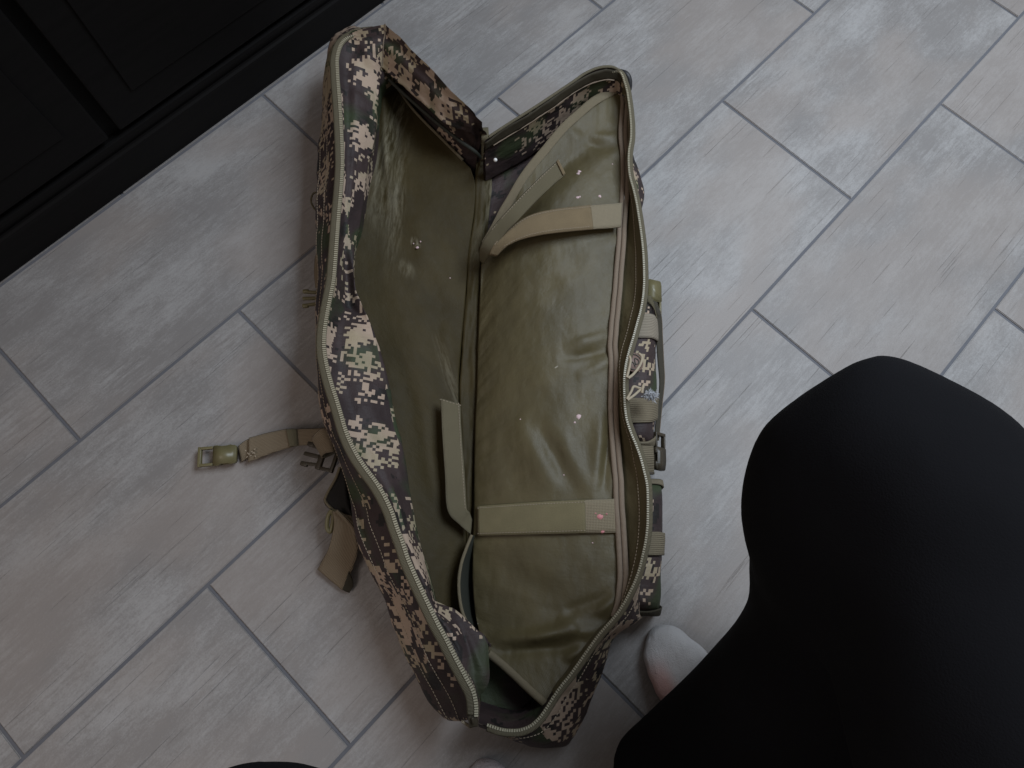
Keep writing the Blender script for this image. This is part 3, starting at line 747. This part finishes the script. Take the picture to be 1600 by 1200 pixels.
def female_buckle(p, d, up=(0, 0, 1), L=.036, W=.034, mat='plast', parent=None):
    bm = bmesh.new(); F = frame(p, d, up)
    prof = [(-L / 2, -W * .42), (-L * .2, -W * .5), (-L * .08, -W * .40), (L * .12, -W * .40), (L * .25, -W * .5), (L / 2, -W * .5), (L / 2, W * .5), (L * .25, W * .5), (L * .12, W * .40), (-L * .08, W * .40), (-L * .2, W * .5), (-L / 2, W * .42)]
    lo = [bm.verts.new(F @ Vector((x, y, -.005))) for x, y in prof]; hi = [bm.verts.new(F @ Vector((x, y, .005))) for x, y in prof]
    bm.faces.new(lo[::-1]); bm.faces.new(hi); n = len(prof)
    for i in range(n): bm.faces.new((lo[i], lo[(i + 1) % n], hi[(i + 1) % n], hi[i]))
    bmesh.ops.bevel(bm, geom=list(bm.edges), offset=.0013, segments=2, affect='EDGES')
    bm_box(bm, F @ Matrix.Translation((L * .5 + .010, W * .42, 0)), .02, W * .14, .007, .001)
    bm_box(bm, F @ Matrix.Translation((L * .5 + .010, -W * .42, 0)), .02, W * .14, .007, .001)
    bm_box(bm, F @ Matrix.Translation((L * .5 + .020, 0, 0)), .005, W, .007, .001)
    return finish('side_release_buckle', bm, M[mat], parent, True)

# ---- things hanging off the left side
tube('elastic_loop', A([(497, 300, .06), (489, 303, .06), (486, 314, .058), (491, 326, .055), (497, 330, .05)]), .0016, M['webo'], bag, 24, 6)
slab('side_webbing', A([(500, 390, .05), (493, 400, .05), (491, 425, .045), (493, 450, .04)]), A([(506, 390, .05), (505, 405, .05), (504, 430, .045), (506, 452, .04)]), M['web'], bag, .002)
male_buckle(at(494, 466, .035), at(470, 467, .035) - at(494, 466, .035), L=.026, W=.030, mat='plast', parent=bag)
# long waist strap running off to the left
hip = bpy.data.objects
ws = slab('waist_strap', [tuple(p) for p in A([(520, 668, .045), (500, 669, .035), (455, 671, .022), (420, 677, .016), (388, 686, .012), (372, 697, .010)])],
          [tuple(p) for p in A([(524, 694, .045), (503, 695, .035), (459, 697, .020), (424, 705, .012), (392, 714, .006), (378, 722, .005)])], M['web'], bag, .0024, 50, 8, .001)
slab('folded_tail', A([(449, 670, .026), (420, 676, .022), (389, 684, .018)]), A([(459, 698, .024), (430, 706, .022), (388, 722, .014)]), M['web'], ws, .0024, 30, 8, .0012)
slab('keeper_loop', A([(447, 671, .030), (454, 670, .030), (463, 670, .027)]), A([(453, 698, .028), (460, 697, .028), (465, 697, .025)]), M['webo'], ws, .0026, 14, 8)
female_buckle(at(352, 711, .013), at(330, 713, .012) - at(374, 709, .013), W=.030, L=.034, mat='plast', parent=ws)
stitches([A([(384, 704, .022), (392, 712, .021), (398, 702, .022)]), A([(386, 714, .020), (395, 705, .022), (399, 713, .020)])], ws, .0040, .0026, .0006)
# rolled webbing and buckle beside the rim
roll = spline(A([(507, 667, .080), (498, 682, .098), (491, 686, .075), (494, 697, .060), (505, 705, .055), (516, 702, .060)]), 40)
a = spline(A([(520, 672, .085), (506, 668, .100), (493, 677, .095), (488, 686, .080), (494, 694, .064)]), 40)
b = spline(A([(527, 703, .080), (520, 706, .088), (509, 708, .085), (503, 713, .072), (506, 716, .058)]), 40)
slab('rolled_webbing', [tuple(p) for p in a[::4]], [tuple(p) for p in b[::4]], M['web'], bag, .0026, 40, 8, .0008)
slab('rolled_webbing', A([(506, 716, .056), (515, 712, .06), (527, 706, .07)]), A([(508, 705, .05), (516, 702, .055), (528, 698, .066)]), M['webd'], bag, .002, 14, 6)
male_buckle(at(499, 714, .050), at(474, 708, .045) - at(499, 714, .050), L=.030, W=.036, mat='plastd', parent=bag)
# padded shoulder strap edge and its webbing tail
G1 = spline(A([(531, 730, .06), (524, 748, .055), (513, 768, .045), (509, 782, .04), (520, 795, .04), (545, 806, .05)]), 30)
G2 = spline(A([(540, 735, .06), (541, 752, .055), (544, 770, .05), (546, 785, .05), (549, 798, .05), (556, 812, .05)]), 30)
t = np.linspace(0, 1, 10)[None, :, None]
grid('shoulder_pad', wrinkle(G1[:, None] * (1 - t) + G2[:, None] * t, .002, 40), M['mesh'], bag, .012)
tube('pad_binding', A([(531, 730, .066), (524, 748, .062), (513, 768, .052), (508, 782, .047), (519, 795, .047), (533, 802, .052), (548, 812, .055)]), .0020, M['bind_olive'], bag, 40, 8)
ring = tube('strap_ring', A([(519, 796, .05), (513, 806, .045), (511, 824, .04), (516, 831, .038), (519, 822, .04), (521, 806, .046), (519, 796, .05)]), .0032, M['plast'], bag, 40, 8)
tail = slab('strap_tail', A([(520, 798, .055), (522, 820, .050), (514, 855, .036), (504, 875, .02), (497, 889, .010)]), A([(549, 806, .055), (555, 828, .050), (559, 858, .036), (551, 888, .02), (535, 922, .010)]), M['web'], bag, .0026, 50, 10, .0012)
slab('strap_tail', A([(545, 893, .02), (551, 905, .012), (552, 916, .008)]), A([(535, 921, .010), (540, 924, .008), (546, 926, .006)]), M['webd'], bag, .0024, 14, 6)
tube('pad_piping', A([(526, 798, .062), (536, 808, .062), (549, 822, .062), (556, 835, .062)]), .0024, M['web'], bag, 24, 8)

# ---- pouches on the right side
def side_pouch(name, ys, xin, xout, ztop, zedge, seed_mat, bands, parent=bag):
    """pouch lying against the body: profile in, over the top and down to the floor"""
    def prof(y, x0, x1, zt, ze):
        return A([(x0, y, zt - .012), (x0 + (x1 - x0) * .35, y, zt), (x0 + (x1 - x0) * .8, y, zt - .004), (x1, y, ze), (x1 - 1.5, y, ze * .45), (x1 - 5, y, .004)])
    ncol = 6
    cols = [[] for _ in range(ncol)]
    for i, y in enumerate(ys):
        f = i / (len(ys) - 1); e = min(1, min(f, 1 - f) * 9 + .55)
        for c, p in enumerate(prof(y, xin[i], xout[i], .02 + (ztop - .02) * e, .02 + (zedge - .02) * e)): cols[c].append(p)
    n = 60
    C = [spline(c, n) for c in cols]
    G = wrinkle(loft(C, 26), .0018, 25, 3)
    o = grid(name, G, seed_mat, parent)
    # end caps
    for e, nm in ((0, 'pouch_end'), (-1, 'pouch_end')):
        r = G[e]; c = r.mean(0); c[2] = .004
        capg = np.stack([r * (1 - q) + c * q for q in np.linspace(0, 1, 5)], 0)
        grid(nm, capg, seed_mat, o)
    yy = np.linspace(ys[0], ys[-1], n)
    du = np.gradient(G, axis=0); dv = np.gradient(G, axis=1); N_ = np.cross(du, dv); N_ /= np.linalg.norm(N_, axis=2, keepdims=True)
    sgn = np.sign(N_[n // 2, 8, 2]) or 1
    for (b0, b1, m_) in bands:
        i0 = int(np.argmin(abs(yy - b0))); i1 = max(i0 + 2, int(np.argmin(abs(yy - b1))))
        rows = G[i0:i1 + 1] + N_[i0:i1 + 1] * .0028 * sgn
        grid('webbing_band', rows[:, 1:-1], m_, o, .002)
    return o
M['webp'] = webbing('pale webbing', (.40, .345, .265), 'u', .8, 260, .35)
M['webu'] = webbing('tan ribbed webbing', (.23, .19, .125), 'u', .8, 240)
up_ = side_pouch('side_pouch', [464, 480, 520, 560, 600, 640, 680, 700], [990] * 2 + [982, 970, 965, 968, 980, 990], [1012, 1021, 1024, 1025, 1026, 1024, 1020, 1018], .085, .06, M['camo3'],
                 [(467, 482, M['webp']), (511, 543, M['webp']), (625, 655, M['webu']), (682, 697, M['webu'])])
tag(up_, None)
lo_ = side_pouch('side_pouch', [752, 770, 800, 840, 880, 920, 944, 962], [990] * 3 + [985, 975, 965, 965, 965], [1031, 1034, 1035, 1034, 1033, 1032, 1030, 1026], .075, .055, M['camo3'],
                 [(752, 768, M['webu']), (836, 868, M['webu']), (943, 960, M['webd'])])
slab('compression_strap', A([(1020, 470, .075), (1026, 490, .070), (1024, 500, .065), (1028, 560, .055), (1031, 600, .05), (1027, 640, .05), (1022, 690, .05)]),
     A([(1025, 472, .06), (1033, 495, .05), (1035, 530, .045), (1037, 570, .04), (1038, 595, .04), (1034, 635, .04), (1029, 688, .04)]), M['webd'], bag, .0024, 60, 6)
tube('strap_edge', A([(1025, 472, .061), (1033, 495, .051), (1035, 530, .046), (1037, 570, .041), (1038, 595, .041), (1034, 635, .041), (1029, 688, .041)]), .0011, M['bind'], bag, 60, 6)
slab('strap_fold', A([(1011, 463, .085), (1016, 462, .085), (1020, 470, .082), (1023, 480, .078)]), A([(1012, 472, .082), (1018, 477, .082), (1023, 486, .078), (1026, 497, .074)]), M['webo'], bag, .002, 20, 6)
female_buckle(at(1021, 455, .05), at(1021, 470, .05) - at(1021, 440, .05), up=(.3, 0, 1), L=.036, W=.026, mat='plast', parent=bag)
male = slab('buckle_webbing', A([(1002, 696, .075), (1003, 715, .072), (1005, 737, .06)]), A([(1020, 697, .065), (1021, 716, .062), (1021, 738, .05)]), M['webu'], bag, .003, 20, 8)
female_buckle(at(1030, 717, .045), at(1030, 700, .045) - at(1030, 735, .045), up=(.75, 0, 1), L=.034, W=.022, mat='plastd', parent=bag)
bm = bmesh.new(); bm_box(bm, frame(at(1011, 739, .055), (1, 0, -.3)), .022, .004, .006, .001); finish('webbing_bar', bm, M['plastd'], bag, True)
# round rubber emblem with a letter D, half behind the zipper
F = frame(at(990, 566, .095), Vector((1, .12, -.15)), (.25, 0, 1))
bm = bmesh.new(); bmesh.ops.create_cone(bm, cap_ends=True, segments=32, radius1=.0155, radius2=.0145, depth=.002, matrix=F)
em = finish('emblem', bm, M['brown'], bag, True)
def letter(pts, nm):
    return tube(nm, [tuple(F @ Vector((x, y, .0016))) for x, y in pts], .0009, M['plastd'], em, 30, 6)
letter([(.0118 * math.cos(a_), .0118 * math.sin(a_)) for a_ in np.linspace(0, 2 * math.pi, 20)], 'emblem_ring')
letter([(.002, -.004), (.002, .005), (.006, .004), (.0078, .0005), (.006, -.003), (.002, -.004)], 'letter')
letter([(-.007, -.006), (-.002, .0), (.001, -.008)], 'letter')
# cord pulls and a tuft of lint
pc = tube('pull_cord', A([(981, 591, .155), (990, 584, .150), (1000, 570, .140), (1003, 558, .138), (998, 552, .138)]), .0019, M['cord'], bag, 30, 6)
tube('pull_cord', A([(979, 590, .157), (983, 575, .154), (985, 562, .152), (983, 556, .152)]), .0019, M['cord'], bag, 30, 6)
tube('pull_cord', A([(979, 624, .156), (986, 612, .152), (990, 604, .148), (998, 606, .144), (1005, 608, .140)]), .0018, M['cord'], bag, 30, 6)
tube('pull_cord', A([(980, 625, .154), (990, 618, .149), (998, 611, .143), (1006, 604, .140)]), .0018, M['cord'], bag, 30, 6)
tube('pull_cord', A([(1003, 614, .142), (1004, 606, .143), (1006, 600, .142)]), .0020, M['cord'], bag, 20, 6)
bm = bmesh.new(); c = at(1017, 618, .125)
for i in range(420):
    d = Vector((random.gauss(0, 1), random.gauss(0, .75), random.gauss(0, .6))); p = c + d * .0036; q = p + Vector((random.gauss(0, 1), random.gauss(0, 1), random.gauss(0, 1))) * .0028
    s = (q - p).cross(Vector((.3, .2, 1))).normalized() * .00035
    bm.faces.new([bm.verts.new(x) for x in (p - s, p + s, q + s, q - s)])
tag(finish('lint_tuft', bm, M['lint'], bag), kind='stuff')
# haul handle end at the far right corner
tube('haul_handle', A([(966, 112, .12), (978, 116, .125), (983, 126, .12), (982, 140, .11), (975, 150, .10)]), .0050, M['black'], bag, 30, 10)

# ------------------------------------------------------------------ the seated person
kc = NT('black trouser cloth'); o_ = kc.obj(); n = kc.noise(o_, 14, 4, .6)
kc.base(kc.mix(n, (.0035, .0035, .0045), (.0065, .0065, .008))); kc.set(Roughness=.95); kc.b.inputs['Specular IOR Level'].default_value = .12
kc.bump(kc.noise(o_, 700, 2), .0006, .5)
M['trous'] = kc.m
ks = NT('white knit sock'); o_ = ks.obj(); n = ks.noise(o_, 30, 4, .6)
n2_ = ks.noise(o_, 9, 3, .6)
sxyz = ks.n('ShaderNodeSeparateXYZ'); ks.put(sxyz.inputs[0], o_)
tint = ks.math('MULTIPLY', ks.step(n2_, .40, .62), .5)
ks.base(ks.mix(tint, ks.mix(n, (.52, .515, .52), (.70, .70, .715)), (.60, .44, .43))); ks.set(Roughness=.95)
ks.bump(ks.math('ADD', ks.noise(o_, 900, 2), ks.math('MULTIPLY', ks.noise(ks.mapping(o_, sc=(1, .45, 1)), 55, 4, .6), 2.5)), .003, .8)
M['sock'] = ks.m
def sock_tinted(tip, d, s_):
    k = NT('white knit sock with pink side'); o = k.obj(); n = k.noise(o, 30, 4, .6)
    dt = k.n('ShaderNodeVectorMath', operation='DOT_PRODUCT'); k.put(dt.inputs[0], k.vmath('ADD', o, tuple(-x for x in tip))); dt.inputs[1].default_value = s_
    al = k.n('ShaderNodeVectorMath', operation='DOT_PRODUCT'); k.put(al.inputs[0], k.vmath('ADD', o, tuple(-x for x in tip))); al.inputs[1].default_value = tuple(-x for x in d)
    side = k.math('ADD', dt.outputs['Value'], k.math('MULTIPLY', k.math('SUBTRACT', n, .5), .02))
    f = k.math('MULTIPLY', k.step(side, -.006, -.030), k.step(al.outputs['Value'], .025, .07))
    toe = k.step(al.outputs['Value'], .035, .0)
    col = k.mix(n, (.50, .50, .505), (.70, .70, .715))
    col = k.mix(k.math('MULTIPLY', toe, .45), col, (.30, .29, .285))
    col = k.mix(k.math('MULTIPLY', f, .75), col, (.66, .37, .34))
    k.base(col); k.set(Roughness=.95)
    k.bump(k.math('ADD', k.noise(o, 900, 2), k.math('MULTIPLY', k.noise(k.mapping(o, sc=(1, .45, 1)), 55, 4, .6), 2.5)), .003, .8)
    return k.m
M['skin'] = plain('skin', (.55, .33, .26), .55, .08)

def limb_bm(bm, cs, k=28, wr=0.0):
    """closed tapered tube through (centre, rx, ry) stations"""
    c = spline([x[0] for x in cs], 60)
    rx = np.interp(np.linspace(0, 1, 60), np.linspace(0, 1, len(cs)), [x[1] for x in cs])
    t = np.gradient(c, axis=0); t /= np.linalg.norm(t, axis=1, keepdims=True)
    rings = []
    s0 = Vector(t[0]).orthogonal().normalized()
    for i in range(60):
        T = Vector(t[i]); s0 = (s0 - T * s0.dot(T)).normalized(); u0 = T.cross(s0)
        ring = []
        for j in range(k):
            a_ = 2 * math.pi * j / k; p = Vector(c[i]) + (s0 * math.cos(a_) + u0 * math.sin(a_)) * rx[i]
            if wr: p += (p - Vector(c[i])).normalized() * (fnoise(p, 9, 3) * wr + (1 - abs(fnoise(p * 1 + Vector((0, 0, p.z)), 17, 2))) * wr * .7)
            ring.append(bm.verts.new(p))
        rings.append(ring)
    for i in range(59):
        for j in range(k):
            bm.faces.new((rings[i][j], rings[i][(j + 1) % k], rings[i + 1][(j + 1) % k], rings[i + 1][j]))
    bm.faces.new(rings[0][::-1]); bm.faces.new(rings[-1])

HIP_R, HIP_L = Vector((.43, -.40, .47)), Vector((.17, -.58, .47))
KNEE_R, KNEE_L = at(1400, 725, .48), at(352, 1386, .46)
def person_bm(extra, wr, shin_r, shin_l):
    bm = bmesh.new()
    limb_bm(bm, [(HIP_R, .10 + extra), (HIP_R.lerp(KNEE_R, .5), .085 + extra), (KNEE_R, .074 + extra)] + shin_r, 28, wr)
    limb_bm(bm, [(HIP_L, .10 + extra), (HIP_L.lerp(KNEE_L, .5), .085 + extra), (KNEE_L, .030 + extra)] + shin_l, 28, wr)
    m_ = (HIP_R + HIP_L) / 2
    limb_bm(bm, [(HIP_R + Vector((.02, .01, 0)), .09 + extra), (m_, .115 + extra), (HIP_L - Vector((.02, .01, 0)), .09 + extra)], 28, wr)
    if extra: limb_bm(bm, [(m_, .11 + extra), (m_ + Vector((.02, -.03, .16)), .12 + extra)], 28, wr)
    return bm
def remesh(o, vox, it=6):
    md = o.modifiers.new('one surface', 'REMESH'); md.mode = 'VOXEL'; md.voxel_size = vox; md.use_smooth_shade = True
    m2 = o.modifiers.new('smooth', 'SMOOTH'); m2.iterations = it; m2.factor = .5
# feet: heel to toe outline, inner edge on the big-toe side
def foot_grid(tip, direction, flip, grow=0.0):
    d = Vector(direction).normalized(); s = Vector((d.y, -d.x, 0)) * flip      # s: towards the outer side
    rows = [(.000, -.006, .006, .012), (.004, -.020, .016, .022), (.014, -.032, .030, .030), (.035, -.042, .044, .036), (.065, -.043, .050, .043), (.10, -.034, .048, .055), (.14, -.028, .043, .070), (.18, -.029, .037, .085), (.215, -.030, .034, .092), (.24, -.024, .028, .08), (.256, -.012, .014, .05)]
    R = []
    k = 24
    sh = .30
    for (x, l, r, h) in rows:
        l -= grow; r += grow; h += grow
        ring = []
        for j in range(k):
            a_ = 2 * math.pi * j / k; ca_, sa_ = math.cos(a_), math.sin(a_)
            y = (l + r) / 2 + (r - l) / 2 * math.copysign(abs(ca_) ** .85, ca_)
            z = h * .5 + h * .5 * math.copysign(abs(sa_) ** .7, sa_)
            sx = x + sh * max(0, y) * max(0, 1 - x / .2)
            p = Vector(tip) - d * sx + s * y; ring.append((p.x, p.y, .002 + z))
        ring.append(ring[0]); R.append(ring)
    R = np.array(R)
    G = np.stack([spline(R[:, j], 46) for j in range(k + 1)], 1)
    return G
def foot_bm(bm, tip, direction, flip, grow=0.0, wr=0.0):
    G = foot_grid(tip, direction, flip, grow)
    if wr: G = wrinkle(G, -wr, 30, 4, (.5, 1, 1))
    vs = [[bm.verts.new(G[i, j]) for j in range(G.shape[1] - 1)] for i in range(G.shape[0])]
    k = len(vs[0])
    for i in range(len(vs) - 1):
        for j in range(k): bm.faces.new((vs[i][j], vs[i][(j + 1) % k], vs[i + 1][(j + 1) % k], vs[i + 1][j]))
    bm.faces.new(vs[0][::-1]); bm.faces.new(vs[-1])
TIP_R = at(1034, 975, .015); DIR_R = (at(1034, 975, 0) - at(1106, 1190, 0))
TIP_L = at(748, 1188, .015); DIR_L = (at(748, 1188, 0) - at(790, 1420, 0))
d_r = Vector(DIR_R).normalized(); d_l = Vector(DIR_L).normalized()
M['sock_pink'] = sock_tinted(TIP_R, d_r, (d_r.y, -d_r.x, 0))
ANK_R = Vector((TIP_R.x, TIP_R.y, .10)) - d_r * .20; ANK_L = Vector((TIP_L.x, TIP_L.y, .10)) - d_l * .20
SH0 = [at(1344, 880, .40), at(1318, 1000, .29), at(1255, 1130, .19)]
bm = person_bm(0, 0, [(SH0[0], .058), (SH0[1], .050), (SH0[2], .036), (ANK_R + Vector((0, 0, .03)), .034), (ANK_R - Vector((0, 0, .05)), .032)], [(KNEE_L.lerp(ANK_L, .35), .054), (ANK_L + Vector((0, 0, .03)), .034), (ANK_L - Vector((0, 0, .05)), .032)])
foot_bm(bm, TIP_R, DIR_R, 1, -.004); foot_bm(bm, TIP_L, DIR_L, -1, -.004)
bmesh.ops.recalc_face_normals(bm, faces=bm.faces)
person = finish('person', bm, M['skin'], None, True); remesh(person, .008)
tag(person, 'person seated at the lower right in loose black trousers and white socks, knees apart', 'person')
SH = [(at(1335, 820, .44), .088), (at(1345, 895, .38), .088), (at(1338, 1000, .29), .106), (at(1245, 1140, .20), .110), (at(1138, 1315, .13), .158)]
bm = person_bm(.021, .010, SH, [(KNEE_L.lerp(ANK_L, .3), .080), (KNEE_L.lerp(ANK_L, .7), .085), (ANK_L + Vector((0, -.03, .02)), .085)])
bmesh.ops.recalc_face_normals(bm, faces=bm.faces)
tr = finish('trousers', bm, M['trous'], person, True); remesh(tr, .009, 70)
for tip, d, fl_, ank, kn in ((TIP_R, DIR_R, 1, ANK_R, KNEE_R), (TIP_L, DIR_L, -1, ANK_L, KNEE_L)):
    bm = bmesh.new(); foot_bm(bm, tip, d, fl_, wr=.0050)
    limb_bm(bm, [(ank - Vector((0, 0, .05)), .038), (ank + Vector((0, 0, .02)), .040), (ank.lerp(kn, .35), .046)], 20)
    bmesh.ops.recalc_face_normals(bm, faces=bm.faces)
    so = finish('sock', bm, M['sock_pink' if fl_ == 1 else 'sock'], person, True); remesh(so, .004, 3)
